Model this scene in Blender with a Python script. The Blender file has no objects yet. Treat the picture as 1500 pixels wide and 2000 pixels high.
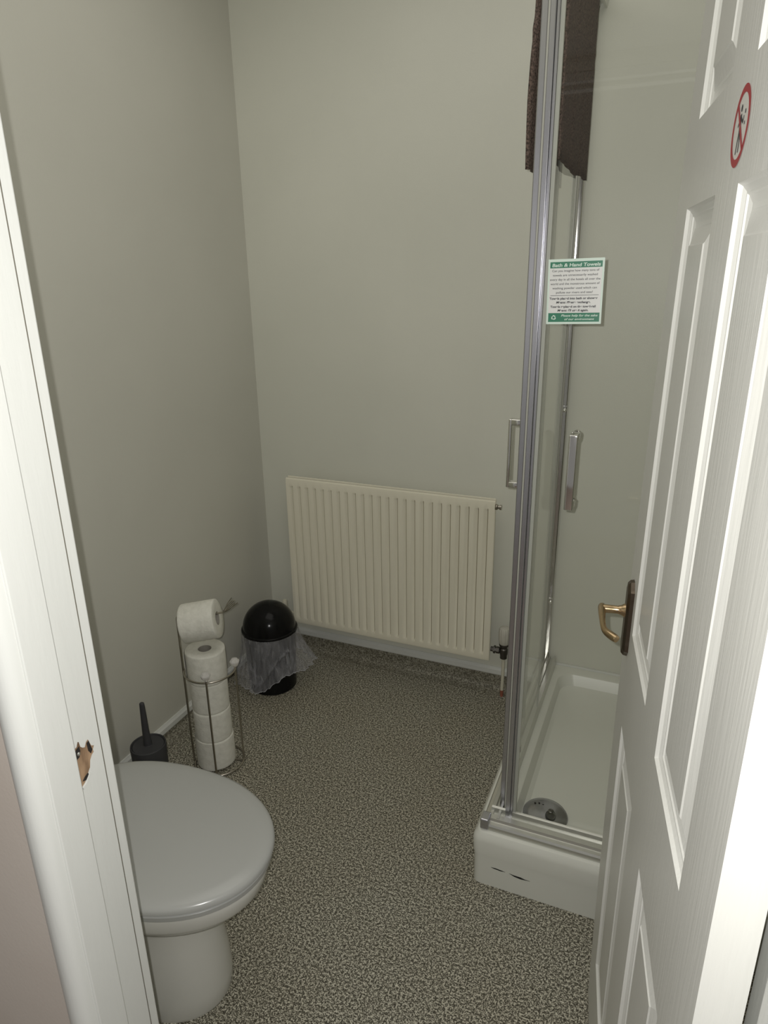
import bpy, bmesh, math, random
from mathutils import Vector, Matrix, noise
random.seed(7)
PI = math.pi
C = bpy.context.scene.collection

# ------------------------------------------------------------------ camera, light, exposure
CAM_Z = 1.53
pitch, roll, yaw = math.radians(19.3263), math.radians(-0.8263), math.radians(23.1338)
fwd = Vector((-math.sin(yaw)*math.cos(pitch), math.cos(yaw)*math.cos(pitch), -math.sin(pitch)))
rgt = Vector((math.cos(yaw), math.sin(yaw), 0))
upv = rgt.cross(fwd)
r2 = rgt*math.cos(roll) + upv*math.sin(roll)
u2 = -rgt*math.sin(roll) + upv*math.cos(roll)
cam_data = bpy.data.cameras.new('camera')
cam = bpy.data.objects.new('camera', cam_data); C.objects.link(cam)
cam_data.sensor_fit = 'HORIZONTAL'; cam_data.sensor_width = 36; cam_data.lens = 36*1345.26/1500
cam_data.clip_start = 0.02
M = Matrix((r2, u2, -fwd)).transposed().to_4x4(); M.translation = Vector((0, 0, CAM_Z))
cam.matrix_world = M
bpy.context.scene.camera = cam

world = bpy.data.worlds.new('world'); bpy.context.scene.world = world
world.use_nodes = True
bg = world.node_tree.nodes['Background']
bg.inputs[0].default_value = (1.0, 0.97, 0.92, 1); bg.inputs[1].default_value = 0.20

def lamp(name, kind, loc, energy, color, **kw):
    d = bpy.data.lights.new(name, kind); d.energy = energy; d.color = color
    for k, v in kw.items(): setattr(d, k, v)
    o = bpy.data.objects.new(name, d); C.objects.link(o); o.location = loc
    return o
# the phone's flash, just up and left of its lens
FL = r2*-0.016 + u2*0.013
lamp('flash', 'POINT', (FL.x, FL.y, CAM_Z+FL.z), 32.0, (1.0, 0.985, 0.95), shadow_soft_size=0.003)
# soft fill light added above the frame to lift the room
a = lamp('room_fill_light', 'AREA', (-0.55, 1.25, 2.5), 5.5, (1.0, 0.97, 0.9), shape='RECTANGLE', size=1.4, size_y=1.2)
vs = bpy.context.scene.view_settings
vs.view_transform = 'Standard'; vs.look = 'None'; vs.gamma = 1; vs.use_curve_mapping = False
vs.exposure = 0.0
bpy.context.scene.cycles.transparent_max_bounces = 24

# ------------------------------------------------------------------ measures
YB = 2.269; XL = -1.497; XR = 0.56; ZC = 2.56
YD = 0.5115                      # bathroom face of the door wall
YH = 0.44                        # hallway face
OPL, OPR = -0.602, 0.1215         # rebate faces of the opening

# ------------------------------------------------------------------ materials
def mat(name, col, rough=0.5, metal=0.0, **kw):
    m = bpy.data.materials.new(name); m.use_nodes = True
    b = m.node_tree.nodes['Principled BSDF']
    b.inputs['Base Color'].default_value = (*col, 1); b.inputs['Roughness'].default_value = rough
    b.inputs['Metallic'].default_value = metal
    for k, v in kw.items(): b.inputs[k].default_value = v
    return m
def nodes(m): return m.node_tree.nodes, m.node_tree.links, m.node_tree.nodes['Principled BSDF']
def add_noise(m, scale, c1, c2, lo=0.35, hi=0.65, bump=0.0, stretch=None, detail=3, bumpscale=None):
    N, L, b = nodes(m)
    tc = N.new('ShaderNodeTexCoord'); mp = N.new('ShaderNodeMapping')
    if stretch: mp.inputs['Scale'].default_value = stretch
    L.new(tc.outputs['Object'], mp.inputs[0])
    n = N.new('ShaderNodeTexNoise'); n.inputs['Scale'].default_value = scale; n.inputs['Detail'].default_value = detail
    L.new(mp.outputs[0], n.inputs['Vector'])
    r = N.new('ShaderNodeValToRGB'); r.color_ramp.elements[0].position = lo; r.color_ramp.elements[1].position = hi
    r.color_ramp.elements[0].color = (*c1, 1); r.color_ramp.elements[1].color = (*c2, 1)
    L.new(n.outputs['Fac'], r.inputs[0]); L.new(r.outputs[0], b.inputs['Base Color'])
    if bump:
        n2 = n
        if bumpscale:
            n2 = N.new('ShaderNodeTexNoise'); n2.inputs['Scale'].default_value = bumpscale; n2.inputs['Detail'].default_value = 3
            L.new(mp.outputs[0], n2.inputs['Vector'])
        bp = N.new('ShaderNodeBump'); bp.inputs['Strength'].default_value = bump; bp.inputs['Distance'].default_value = 0.002
        L.new(n2.outputs['Fac'], bp.inputs['Height']); L.new(bp.outputs[0], b.inputs['Normal'])
    return m
wall_m = add_noise(mat('wall_paint_lit', (.6,.6,.5), .40), 1.6, (.715,.718,.635), (.760,.760,.675), bump=.12, bumpscale=260)  # room paint with the back wall's stronger light put into its tone
wall_l = add_noise(mat('wall_paint_shaded', (.6,.6,.5), .6), 1.6, (.620,.612,.545), (.660,.652,.582), bump=.12, bumpscale=260)  # same room paint, darkened to stand in for the left wall's weaker light
hall_m = add_noise(mat('hall_paint', (.6,.55,.5), .6), 2.0, (.60,.53,.47), (.68,.62,.56), bump=.1, bumpscale=200)
ceil_m = mat('ceiling_paint', (.75,.74,.70), .7)
gloss_m = add_noise(mat('gloss_white_paint', (.8,.8,.74), .32), 5, (.69,.70,.67), (.74,.75,.72), bump=.15, bumpscale=120, stretch=(1,1,.15))
door_m = add_noise(mat('door_white_paint', (.8,.79,.73), .35), 4, (.74,.74,.70), (.78,.78,.74), bump=.2, bumpscale=190, stretch=(1,1,.06))
line_m = mat('joint_crack_dark', (.16,.15,.12), .8)  # dark colour of the cracks along the jamb joints
rad_m = add_noise(mat('radiator_enamel', (.75,.68,.52), .4), 3, (.85,.81,.665), (.88,.84,.70))
cream_m = mat('cream_valve_plastic', (.70,.67,.55), .45)
chrome_m = mat('chrome', (.80,.79,.77), .10, 1.0)
alu_m = mat('satin_silver_profile', (.56,.56,.60), .26, 1.0)
steel_m = mat('brushed_wire_metal', (.44,.41,.36), .28, 1.0)
brass_m = mat('aged_brass', (.50,.37,.22), .22, 1.0)
dark_brass_m = mat('dark_worn_brass', (.16,.13,.10), .35, 1.0)
ceramic_m = mat('ceramic', (.66,.655,.61), .12)
seat_m = mat('lid_plastic', (.44,.445,.43), .22)
tray_m = mat('tray_acrylic', (.76,.765,.70), .25)
black_m = mat('bin_black_plastic', (.008,.008,.008), .16); black_m.node_tree.nodes['Principled BSDF'].inputs['Specular IOR Level'].default_value = .16
brush_m = mat('brush_grey_plastic', (.048,.048,.052), .6)
paper_m = add_noise(mat('toilet_paper', (.8,.79,.72), .9), 60, (.74,.73,.66), (.82,.81,.74), bump=.6, bumpscale=140)
core_m = mat('cardboard_core', (.34,.32,.28), .9)
towel_m = add_noise(mat('brown_towelling', (.06,.045,.04), 1.0), 260, (.045,.034,.028), (.19,.135,.11), bump=1.0)
card_m = mat('card_white', (.80,.80,.78), .35)
green_m = mat('card_green', (.02,.20,.11), .4)
ink_m = mat('card_ink', (.03,.03,.035), .5)
mint_m = mat('card_mint', (.72,.85,.76), .4)
red_m = mat('sticker_red', (.42,.03,.04), .4)
wood_m = add_noise(mat('bare_chipped_wood', (.3,.2,.12), .8), 60, (.11,.06,.03), (.38,.25,.15), bump=1.0, stretch=(1,1,.3))
hole_m = mat('dark_hole', (.015,.012,.01), .9)
copper_m = mat('reddish_pipe_end', (.30,.10,.06), .6)
seal_m = mat('clear_seal', (.42,.43,.38), .3)
crack_m = mat('crack_black', (.02,.02,.018), .9)

def speckle(name, soft=False):
    m = mat(name, (.2,.2,.15), .55)
    N, L, b = nodes(m)
    tc = N.new('ShaderNodeTexCoord')
    def nz(scale, detail):
        n = N.new('ShaderNodeTexNoise'); n.inputs['Scale'].default_value = scale; n.inputs['Detail'].default_value = detail
        L.new(tc.outputs['Object'], n.inputs['Vector']); return n
    n1a = nz(330, 2.2); n1b = nz(165, 1.0)
    n1 = N.new('ShaderNodeMix'); n1.data_type = 'FLOAT'; n1.inputs[0].default_value = .42
    L.new(n1a.outputs['Fac'], n1.inputs[2]); L.new(n1b.outputs['Fac'], n1.inputs[3])
    r = N.new('ShaderNodeValToRGB')
    e = r.color_ramp.elements
    e[0].position = .41; e[0].color = (.050,.045,.030, 1)
    e[1].position = .60; e[1].color = (.66,.64,.54, 1)
    if soft: e[0].color = (.105,.096,.072, 1); e[1].color = (.43,.415,.345, 1)
    k = e.new(.50); k.color = (.225,.213,.168, 1)
    L.new(n1.outputs[0], r.inputs[0])
    n2 = nz(3.0, 3)
    mx = N.new('ShaderNodeMix'); mx.data_type = 'RGBA'; mx.blend_type = 'MULTIPLY'; mx.inputs[0].default_value = 1
    r2_ = N.new('ShaderNodeValToRGB'); r2_.color_ramp.elements[0].position = .3; r2_.color_ramp.elements[1].position = .7
    r2_.color_ramp.elements[0].color = (.93,.90,.86, 1); r2_.color_ramp.elements[1].color = (1,1,1, 1)
    L.new(n2.outputs['Fac'], r2_.inputs[0]); L.new(r.outputs[0], mx.inputs[6]); L.new(r2_.outputs[0], mx.inputs[7])
    L.new(mx.outputs[2], b.inputs['Base Color'])
    bp = N.new('ShaderNodeBump'); bp.inputs['Strength'].default_value = .25; bp.inputs['Distance'].default_value = .001
    L.new(n1.outputs[0], bp.inputs['Height']); L.new(bp.outputs[0], b.inputs['Normal'])
    return m
floor_m = speckle('speckled_safety_vinyl')
cove_m = speckle('speckled_vinyl_upstand', True)

def glass(name, tint=(.992,.995,.988), gloss_col=(1,1,1)):
    m = bpy.data.materials.new(name); m.use_nodes = True
    N, L = m.node_tree.nodes, m.node_tree.links
    N.remove(N['Principled BSDF'])
    out = N['Material Output']
    t = N.new('ShaderNodeBsdfTransparent'); t.inputs[0].default_value = (*tint, 1)
    g = N.new('ShaderNodeBsdfGlossy'); g.inputs['Roughness'].default_value = .0; g.inputs[0].default_value = (*gloss_col, 1)
    f = N.new('ShaderNodeFresnel'); f.inputs[0].default_value = 1.40
    geo = N.new('ShaderNodeNewGeometry'); inv = N.new('ShaderNodeMath'); inv.operation = 'SUBTRACT'; inv.inputs[0].default_value = 1
    mul = N.new('ShaderNodeMath'); mul.operation = 'MULTIPLY'
    L.new(geo.outputs['Backfacing'], inv.inputs[1]); L.new(inv.outputs[0], mul.inputs[1]); L.new(f.outputs[0], mul.inputs[0])
    x = N.new('ShaderNodeMixShader')
    L.new(mul.outputs[0], x.inputs[0]); L.new(t.outputs[0], x.inputs[1]); L.new(g.outputs[0], x.inputs[2]); L.new(x.outputs[0], out.inputs[0])
    return m
glass_m = glass('clear_shower_glass')
def film(name):
    m = bpy.data.materials.new(name); m.use_nodes = True
    N, L = m.node_tree.nodes, m.node_tree.links
    b = N['Principled BSDF']; b.inputs['Base Color'].default_value = (.62,.62,.66,1); b.inputs['Roughness'].default_value = .35
    t = N.new('ShaderNodeBsdfTransparent'); x = N.new('ShaderNodeMixShader')
    tc = N.new('ShaderNodeTexCoord'); mp = N.new('ShaderNodeMapping'); mp.inputs['Scale'].default_value = (1, 1, .35)
    n = N.new('ShaderNodeTexNoise'); n.inputs['Scale'].default_value = 42; n.inputs['Detail'].default_value = 4; n.inputs['Distortion'].default_value = 1.2
    L.new(tc.outputs['Object'], mp.inputs[0]); L.new(mp.outputs[0], n.inputs['Vector'])
    r = N.new('ShaderNodeMapRange'); r.inputs[1].default_value = .4; r.inputs[2].default_value = .72
    r.inputs[3].default_value = .22; r.inputs[4].default_value = .40
    L.new(n.outputs['Fac'], r.inputs[0]); L.new(r.outputs[0], x.inputs[0]); L.new(t.outputs[0], x.inputs[1]); L.new(b.outputs[0], x.inputs[2])
    L.new(x.outputs[0], N['Material Output'].inputs[0])
    return m
film_m = film('thin_bag_film')
crystal_m = mat('clear_acrylic_knob', (.92,.9,.88), .03)
crystal_m.node_tree.nodes['Principled BSDF'].inputs['Transmission Weight'].default_value = .45

# ------------------------------------------------------------------ mesh helpers
def obj(name, bm, m, parent=None, smooth=False, kind=None):
    bmesh.ops.recalc_face_normals(bm, faces=bm.faces[:])
    me = bpy.data.meshes.new(name); bm.to_mesh(me); bm.free()
    me.materials.append(m)
    if smooth:
        for p in me.polygons: p.use_smooth = True
        me.set_sharp_from_angle(angle=math.radians(smooth if smooth is not True else 40))
    o = bpy.data.objects.new(name, me); C.objects.link(o)
    if parent:
        o.parent = parent; o.matrix_parent_inverse = Matrix.Translation(-parent.location)
    if kind: o['kind'] = kind
    return o
def thing(name, label, cat, loc, group=None):
    o = bpy.data.objects.new(name, None); C.objects.link(o); o.location = loc; o.empty_display_size = .05
    o['label'] = label; o['category'] = cat
    if group: o['group'] = group
    return o
def tag(o, label, cat, group=None):
    o['label'] = label; o['category'] = cat
    if group: o['group'] = group
    return o
def structure(name, bm, m, **kw): return obj(name, bm, m, kind='structure', **kw)
def box(bm, x0, x1, y0, y1, z0, z1, bev=0.0, seg=2):
    v = [bm.verts.new((x, y, z)) for x in (x0, x1) for y in (y0, y1) for z in (z0, z1)]
    fs = [bm.faces.new([v[i] for i in f]) for f in ((0,1,3,2),(4,6,7,5),(0,4,5,1),(2,3,7,6),(0,2,6,4),(1,5,7,3))]
    if bev:
        es = set(e for f in fs for e in f.edges)
        bmesh.ops.bevel(bm, geom=list(es), offset=bev, segments=seg, profile=.5, affect='EDGES')
    return bm
def B(*a, **k): return box(bmesh.new(), *a, **k)
def lathe(bm, prof, c=(0,0,0), n=48, ax='Z', close=True):
    rings = []
    for r, h in prof:
        ring = []
        for i in range(n):
            t = 2*PI*i/n; a_, b_ = r*math.cos(t), r*math.sin(t)
            p = {'Z': (a_, b_, h), 'X': (h, a_, b_), 'Y': (a_, h, b_)}[ax]
            ring.append(bm.verts.new(Vector(p)+Vector(c)))
        rings.append(ring)
    for A, D in zip(rings, rings[1:]):
        for i in range(n): bm.faces.new((A[i], A[(i+1) % n], D[(i+1) % n], D[i]))
    if close:
        for R in (rings[0], rings[-1]):
            if (R[0].co-R[n//2].co).length > 1e-4: bm.faces.new(R)
    return bm
def tube(bm, pts, r, n=12, closed=False, caps=True):
    pts = [Vector(p) for p in pts]; k = len(pts)
    rr = r if isinstance(r, (list, tuple)) else [r]*k
    rings = []; prev = None
    for i, p in enumerate(pts):
        if closed: t = (pts[(i+1) % k]-pts[i-1]).normalized()
        else: t = (pts[min(i+1, k-1)]-pts[max(i-1, 0)]).normalized()
        if prev is None:
            ref = Vector((0,0,1)) if abs(t.z) < .9 else Vector((1,0,0))
            nrm = t.cross(ref).normalized()
        else:
            nrm = (prev - t*prev.dot(t)).normalized()
        prev = nrm; bn = t.cross(nrm)
        rings.append([bm.verts.new(p + (nrm*math.cos(2*PI*j/n)+bn*math.sin(2*PI*j/n))*rr[i]) for j in range(n)])
    m = k if closed else k-1
    for i in range(m):
        A, D = rings[i], rings[(i+1) % k]
        for j in range(n): bm.faces.new((A[j], A[(j+1) % n], D[(j+1) % n], D[j]))
    if not closed and caps: bm.faces.new(rings[0]); bm.faces.new(rings[-1])
    return bm
def smooth_path(pts, it=2):
    pts = [Vector(p) for p in pts]
    for _ in range(it):
        q = [pts[0]]
        for a_, b_ in zip(pts, pts[1:]): q += [a_*.75+b_*.25, a_*.25+b_*.75]
        q.append(pts[-1]); pts = q
    return pts
def sphere(bm, c, r, sx=1, sy=1, sz=1, u=16, v=10):
    mtx = Matrix.Translation(Vector(c)) @ Matrix.Diagonal((sx, sy, sz, 1))
    bmesh.ops.create_uvsphere(bm, u_segments=u, v_segments=v, radius=r, matrix=mtx)
    return bm
def prism(bm, poly, fn, t):
    """2D outline -> solid; fn(a, b, d) gives the point, d runs 0..t"""
    A = [bm.verts.new(fn(p[0], p[1], 0)) for p in poly]; D = [bm.verts.new(fn(p[0], p[1], t)) for p in poly]
    bm.faces.new(A); bm.faces.new(D[::-1])
    for i in range(len(poly)): bm.faces.new((A[i], A[(i+1) % len(poly)], D[(i+1) % len(poly)], D[i]))
    return bm
def text_bm(lines, fn, ext=.0002):
    """lines: (string, size, centre a, baseline b, width or None, shear)"""
    bm = bmesh.new()
    for s, size, ca, cb, width, shear, off in lines:
        cu = bpy.data.curves.new('lettering', 'FONT'); cu.body = s; cu.size = size; cu.align_x = 'CENTER'; cu.shear = shear
        cu.offset = off
        to = bpy.data.objects.new('lettering', cu); C.objects.link(to)
        bpy.context.view_layer.update()
        me = bpy.data.meshes.new_from_object(to.evaluated_get(bpy.context.evaluated_depsgraph_get()))
        xs = [v.co.x for v in me.vertices]; k = 1.0
        if width and xs: k = width/(max(xs)-min(xs))
        base = len(bm.verts)
        tmp = bmesh.new(); tmp.from_mesh(me)
        vm = {}
        for v in tmp.verts: vm[v.index] = bm.verts.new(fn(ca+v.co.x*k, cb+v.co.y, ext))
        for f in tmp.faces:
            try: bm.faces.new([vm[v.index] for v in f.verts])
            except ValueError: pass
        tmp.free(); bpy.data.meshes.remove(me); bpy.data.objects.remove(to); bpy.data.curves.remove(cu)
    return bm

# ------------------------------------------------------------------ the room
structure('floor', B(XL-.1, XR+.1, YH-.02, YB+.1, -.08, 0), floor_m)
hf = structure('floor_hall', B(-1.6, 1.0, -1.2, YH-.02, -.08, 0), mat('hall_carpet', (.25,.2,.17), .95)); hf.name = 'floor_hallway'
structure('ceiling', B(XL-.1, XR+.1, YH, YB+.1, ZC, ZC+.08), ceil_m)
bm = bmesh.new(); box(bm, XL-.1, XR+.1, YB, YB+.1, 0, ZC)
structure('wall_back', bm, wall_m)
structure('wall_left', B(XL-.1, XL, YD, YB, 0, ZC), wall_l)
structure('wall_right', B(XR, XR+.1, YD, YB, 0, ZC), wall_m)
bm = bmesh.new()
box(bm, XL-.1, OPL-.02, YH, YD, 0, ZC); box(bm, OPR+.02, XR+.1, YH, YD, 0, ZC); box(bm, OPL-.02, OPR+.02, YH, YD, 2.07, ZC)
structure('wall_front', bm, wall_m)
bm = bmesh.new()
box(bm, XL-.1, OPL-.02, YH-.012, YH, 0, ZC); box(bm, OPR+.02, XR+.4, YH-.012, YH, 0, ZC); box(bm, OPL-.02, OPR+.02, YH-.012, YH, 2.07, ZC)
structure('wall_hallway', bm, hall_m)

# coved vinyl upstand with its cap strip
def cove(a0, a1, fn, name, z1=.066):
    prof = [(0, z1), (.006, z1), (.006, .030), (.009, .017), (.016, .008), (.026, .003), (.045, .0012), (.045, 0), (0, 0)]
    bm = bmesh.new()
    A = [bm.verts.new(fn(a0, d, z)) for d, z in prof]; D = [bm.verts.new(fn(a1, d, z)) for d, z in prof]
    for i in range(len(prof)): j = (i+1) % len(prof); bm.faces.new((A[i], A[j], D[j], D[i]))
    bm.faces.new(A); bm.faces.new(D)
    o = structure(name, bm, cove_m)
    cp = [(0, z1), (.010, z1), (.012, z1+.004), (.011, z1+.020), (.006, z1+.026), (.004, z1+.030), (0, z1+.030)]
    bm = bmesh.new()
    A = [bm.verts.new(fn(a0, d, z)) for d, z in cp]; D = [bm.verts.new(fn(a1, d, z)) for d, z in cp]
    for i in range(len(cp)): j = (i+1) % len(cp); bm.faces.new((A[i], A[j], D[j], D[i]))
    bm.faces.new(A); bm.faces.new(D)
    obj('cap_strip', bm, gloss_m, o)
cove(XL, -.36, lambda a_, d, z: (a_, YB-d, z), 'baseboard_back')
cove(YD, YB-.006, lambda a_, d, z: (XL+d, a_, z), 'baseboard_left', z1=.032)

# ------------------------------------------------------------------ door frame
# left jamb: rebate board, stop, hallway architrave, bathroom architrave
HZ = 2.045
bm = box(bmesh.new(), OPL-.025, OPL, YH-.014, YD, 0, HZ+.02)
tl = structure('trim_1', bm, gloss_m)
obj('door_stop', B(OPL, -.590, .425, .466, 0, HZ, bev=.0015, seg=2), gloss_m, tl)
bm = bmesh.new()
# rounded hallway architrave
prof = [(-.5925, .4245), (-.5935, .417), (-.597, .411), (-.603, .4065), (-.611, .405), (-.619, .4065), (-.628, .411), (-.635, .418), (-.638, .4275), (-.5925, .4275)]
A = [bm.verts.new((x, y, 0)) for x, y in prof]; D = [bm.verts.new((x, y, HZ+.06)) for x, y in prof]
bm.faces.new(A); bm.faces.new(D)
for i in range(len(prof)): j = (i+1) % len(prof); bm.faces.new((A[i], A[j], D[j], D[i]))
obj('hallway_architrave', bm, gloss_m, tl, smooth=35)
bm = box(bmesh.new(), -.665, OPL-.0015, YD+.0008, YD+.0165, 0, HZ+.06, bev=.002, seg=2)
obj('bathroom_architrave', bm, gloss_m, tl)
bm = box(bmesh.new(), OPL-.001, OPL+.0004, YD-.0002, YD+.0010, 0, HZ); box(bm, OPL, OPL+.0005, .4660, .4668, 0, HZ)
obj('paint_crack', bm, line_m, tl)
# torn-out strike: chipped recess in the rebate
Xs = OPL+.0006
outl = [(.4705,1.001),(.473,1.005),(.477,1.0055),(.4795,1.011),(.481,1.010),(.482,1.0025),(.485,.999),(.488,.9975),(.491,1.003),(.494,1.0045),(.4955,.999),(.4975,.993),(.501,.991),(.4985,.987),(.499,.983),(.4955,.981),(.492,.976),(.490,.967),(.487,.9635),(.484,.958),(.479,.953),(.474,.950),(.4705,.952)]
bm = bmesh.new()
cen = bm.verts.new((Xs-.0005, .483, .982)); vs_ = [bm.verts.new((Xs, y, z)) for y, z in outl]
for i in range(len(vs_)): bm.faces.new((cen, vs_[i], vs_[(i+1) % len(vs_)]))
strike = obj('torn_strike_recess', bm, wood_m, tl)
strike['label'] = 'bare chipped wood where the strike plate is torn out'
bm = prism(bmesh.new(), [(.4715,.999),(.476,1.0035),(.480,1.0045),(.4805,.998),(.478,.991),(.4725,.989)], lambda y, z, d: (Xs+.0002+d, y, z), .0004)
prism(bm, [(.491,1.001),(.4945,1.0025),(.4955,.996),(.4975,.988),(.4945,.984),(.4915,.990)], lambda y, z, d: (Xs+.0002+d, y, z), .0004)
prism(bm, [(.471,.989),(.4725,.985),(.4725,.960),(.471,.956)], lambda y, z, d: (Xs+.0002+d, y, z), .0004)
prism(bm, [(.476,.957),(.480,.9605),(.485,.9625),(.4865,.960),(.481,.955)], lambda y, z, d: (Xs+.0002+d, y, z), .0004)
obj('dark_hole', bm, hole_m, strike)
bm = sphere(bmesh.new(), (Xs+.001, .4765, .9965), .0026, u=12, v=8); obj('screw_head', bm, chrome_m, strike, smooth=True)
bm = prism(bmesh.new(), [(.474,.9495),(.480,.9525),(.487,.9615),(.4885,.9605),(.481,.950),(.4745,.9465)], lambda y, z, d: (Xs+.0001+d, y, z), .0018)
obj('paint_flake', bm, gloss_m, strike)

# right jamb and head
bm = box(bmesh.new(), OPR, OPR+.025, YH-.014, YD, 0, HZ+.02)
tr = structure('trim_2', bm, gloss_m)
obj('door_stop', B(.1178, OPR, .418, .466, 0, HZ, bev=.0015), gloss_m, tr)
obj('hallway_architrave', B(.116, .182, .403, YH-.012, 0, HZ+.06, bev=.008, seg=3), gloss_m, tr, smooth=35)
obj('bathroom_architrave', B(OPR+.002, .19, YD+.0008, YD+.0165, 0, HZ+.06, bev=.002), gloss_m, tr)
bm = box(bmesh.new(), OPL, OPR, YH-.014, YD, HZ, HZ+.022)
th = structure('trim_3', bm, gloss_m)
obj('door_stop', B(-.590, .116, .418, .466, HZ-.012, HZ), gloss_m, th)
obj('hallway_architrave', B(-.652, .182, .403, YH-.012, HZ+.062, HZ+.12, bev=.008, seg=3), gloss_m, th, smooth=35)
obj('bathroom_architrave', B(-.665, .19, YD+.0008, YD+.0165, HZ+.062, HZ+.12, bev=.002), gloss_m, th)

# ------------------------------------------------------------------ the door, opened into the room
DTH = math.radians(-8.5); DU = Vector((math.sin(DTH), math.cos(DTH), 0)); DN = Vector((math.cos(DTH), -math.sin(DTH), 0))
DH = Vector((.0752, .476, 0)); DW, DZ0, DZ1, DT = .711, .008, 2.035, .037
def dp(u, z, n=0.0):
    """point on the door: u from the hinge, n out of the hallway face (to the left)"""
    q = (z-DZ0)/(DZ1-DZ0)*2-1
    bow = (.006*((1-q*q)*2-1.15) - .0025*q)*max(0, u/DW)
    return DH + DU*u - DN*(n+bow) + Vector((0, 0, z))
door = bpy.data.objects.new('door_1', None); C.objects.link(door); door.location = DH; door['kind'] = 'structure'
PU = [(.105, .305), (.415, .615)]
PZ = [(.21, .778), (.955, 1.602), (1.708, 1.905)]
bm = bmesh.new()
us = sorted([0, DW]+[v for p in PU for v in p]); zs = sorted([DZ0, DZ1]+[v for p in PZ for v in p])
zs2 = []
for a_, b_ in zip(zs, zs[1:]): zs2 += [a_+(b_-a_)*k/6 for k in range(6)]
zs2.append(zs[-1])
def quad(p): bm.faces.new([bm.verts.new(q) for q in p])
for i, (ua, ub) in enumerate(zip(us, us[1:])):
    for (za, zb) in zip(zs2, zs2[1:]):
        zm = (za+zb)/2
        inpanel = any(p[0] < (ua+ub)/2 < p[1] for p in PU) and any(p[0] < zm < p[1] for p in PZ)
        if not inpanel: quad([dp(ua, za), dp(ub, za), dp(ub, zb), dp(ua, zb)])
steps = [(0, 0), (.003, -.0042), (.008, -.0070), (.010, -.0072), (.0115, -.0090), (.019, -.0112), (.024, -.0112), (.026, -.0095), (.046, -.0032), (.048, -.0016)]
for (u0, u1) in PU:
    for (z0, z1) in PZ:
        rects = []
        for ins, d in steps: rects.append((u0+ins, u1-ins, z0+ins, z1-ins, d))
        for (a0, a1, c0, c1, d), (e0, e1, g0, g1, h) in zip(rects, rects[1:]):
            K = 6
            zo = [c0+(c1-c0)*k/K for k in range(K+1)]; zi = [g0+(g1-g0)*k/K for k in range(K+1)]
            for k in range(K):
                quad([dp(a0, zo[k], d), dp(a0, zo[k+1], d), dp(e0, zi[k+1], h), dp(e0, zi[k], h)])
                quad([dp(a1, zo[k], d), dp(e1, zi[k], h), dp(e1, zi[k+1], h), dp(a1, zo[k+1], d)])
            quad([dp(a0, c0, d), dp(e0, g0, h), dp(e1, g0, h), dp(a1, c0, d)])
            quad([dp(a0, c1, d), dp(a1, c1, d), dp(e1, g1, h), dp(e0, g1, h)])
        a0, a1, c0, c1, d = rects[-1]; K = 6
        for k in range(K):
            za, zb = c0+(c1-c0)*k/K, c0+(c1-c0)*(k+1)/K
            quad([dp(a0, za, d), dp(a1, za, d), dp(a1, zb, d), dp(a0, zb, d)])
for (za, zb) in zip(zs2, zs2[1:]):
    quad([dp(0, za), dp(0, zb), dp(0, zb, -DT), dp(0, za, -DT)])
    quad([dp(DW, za), dp(DW, zb), dp(DW, zb, -DT), dp(DW, za, -DT)])
    quad([dp(0, za, -DT), dp(DW, za, -DT), dp(DW, zb, -DT), dp(0, zb, -DT)])
quad([dp(0, DZ0), dp(DW, DZ0), dp(DW, DZ0, -DT), dp(0, DZ0, -DT)]); quad([dp(0, DZ1), dp(DW, DZ1), dp(DW, DZ1, -DT), dp(0, DZ1, -DT)])
bmesh.ops.remove_doubles(bm, verts=bm.verts[:], dist=1e-5)
hinge_m = mat('hinge_gap_shade', (.035,.032,.028), .6, .6)  # hinge metal kept near black to stand in for shade in the door gap
leaf = obj('door_leaf', bm, door_m, door)
for z in (.20, .815, 1.84):
    obj('hinge', lathe(bmesh.new(), [(.0050, z-.05), (.0050, z+.05)], (.1166, .4880, 0), n=12), hinge_m, door)
# lever handle on a long back plate
HU, HZc = .661, .963
plate = []
for k in range(41):
    t = k/40; z = HZc-.075+.15*t
    plate.append(z)
out = []
def plate_w(t):  # half width along the plate: stepped, pinched near both ends
    if t < .10 or t > .90: return .006+.012*min(t, 1-t)/.10
    if t < .22 or t > .78: return .020
    return .0195
bm = bmesh.new()
pts_r = []; pts_l = []
for k in range(41):
    t = k/40; w = plate_w(t); z = HZc-.070+.14*t
    pts_r.append((HU+w, z)); pts_l.append((HU-w, z))
poly = pts_r+pts_l[::-1]
A = [bm.verts.new(dp(u, z, .0)) for u, z in poly]
D = [bm.verts.new(dp(HU+(u-HU)*.94, HZc+(z-HZc)*.985, .006)) for u, z in poly]
E2 = [bm.verts.new(dp(HU+(u-HU)*.60, HZc+(z-HZc)*.93, .010)) for u, z in poly]
for P, Q in ((A, D), (D, E2)):
    for i in range(len(poly)): j = (i+1) % len(poly); bm.faces.new((P[i], P[j], Q[j], Q[i]))
bm.faces.new(E2); bm.faces.new(A)
hnd = obj('handle_plate', bm, dark_brass_m, door, smooth=30)
bm = bmesh.new()
neck = [dp(HU, HZc+.014, n) for n in (.008, .012, .016, .022, .032, .040, .046)]
tube(bm, neck, [.0125, .0115, .0088, .0070, .0072, .0075, .0074], n=20)
obj('handle_neck', bm, brass_m, hnd, smooth=40)
bm = bmesh.new()
lev = smooth_path([dp(HU+.010, HZc+.014, .047), dp(HU, HZc+.014, .048), dp(HU-.03, HZc+.014, .049), dp(HU-.060, HZc+.012, .049), dp(HU-.074, HZc+.010, .046), dp(HU-.084, HZc+.009, .038), dp(HU-.094, HZc+.008, .029)], 2)
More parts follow.
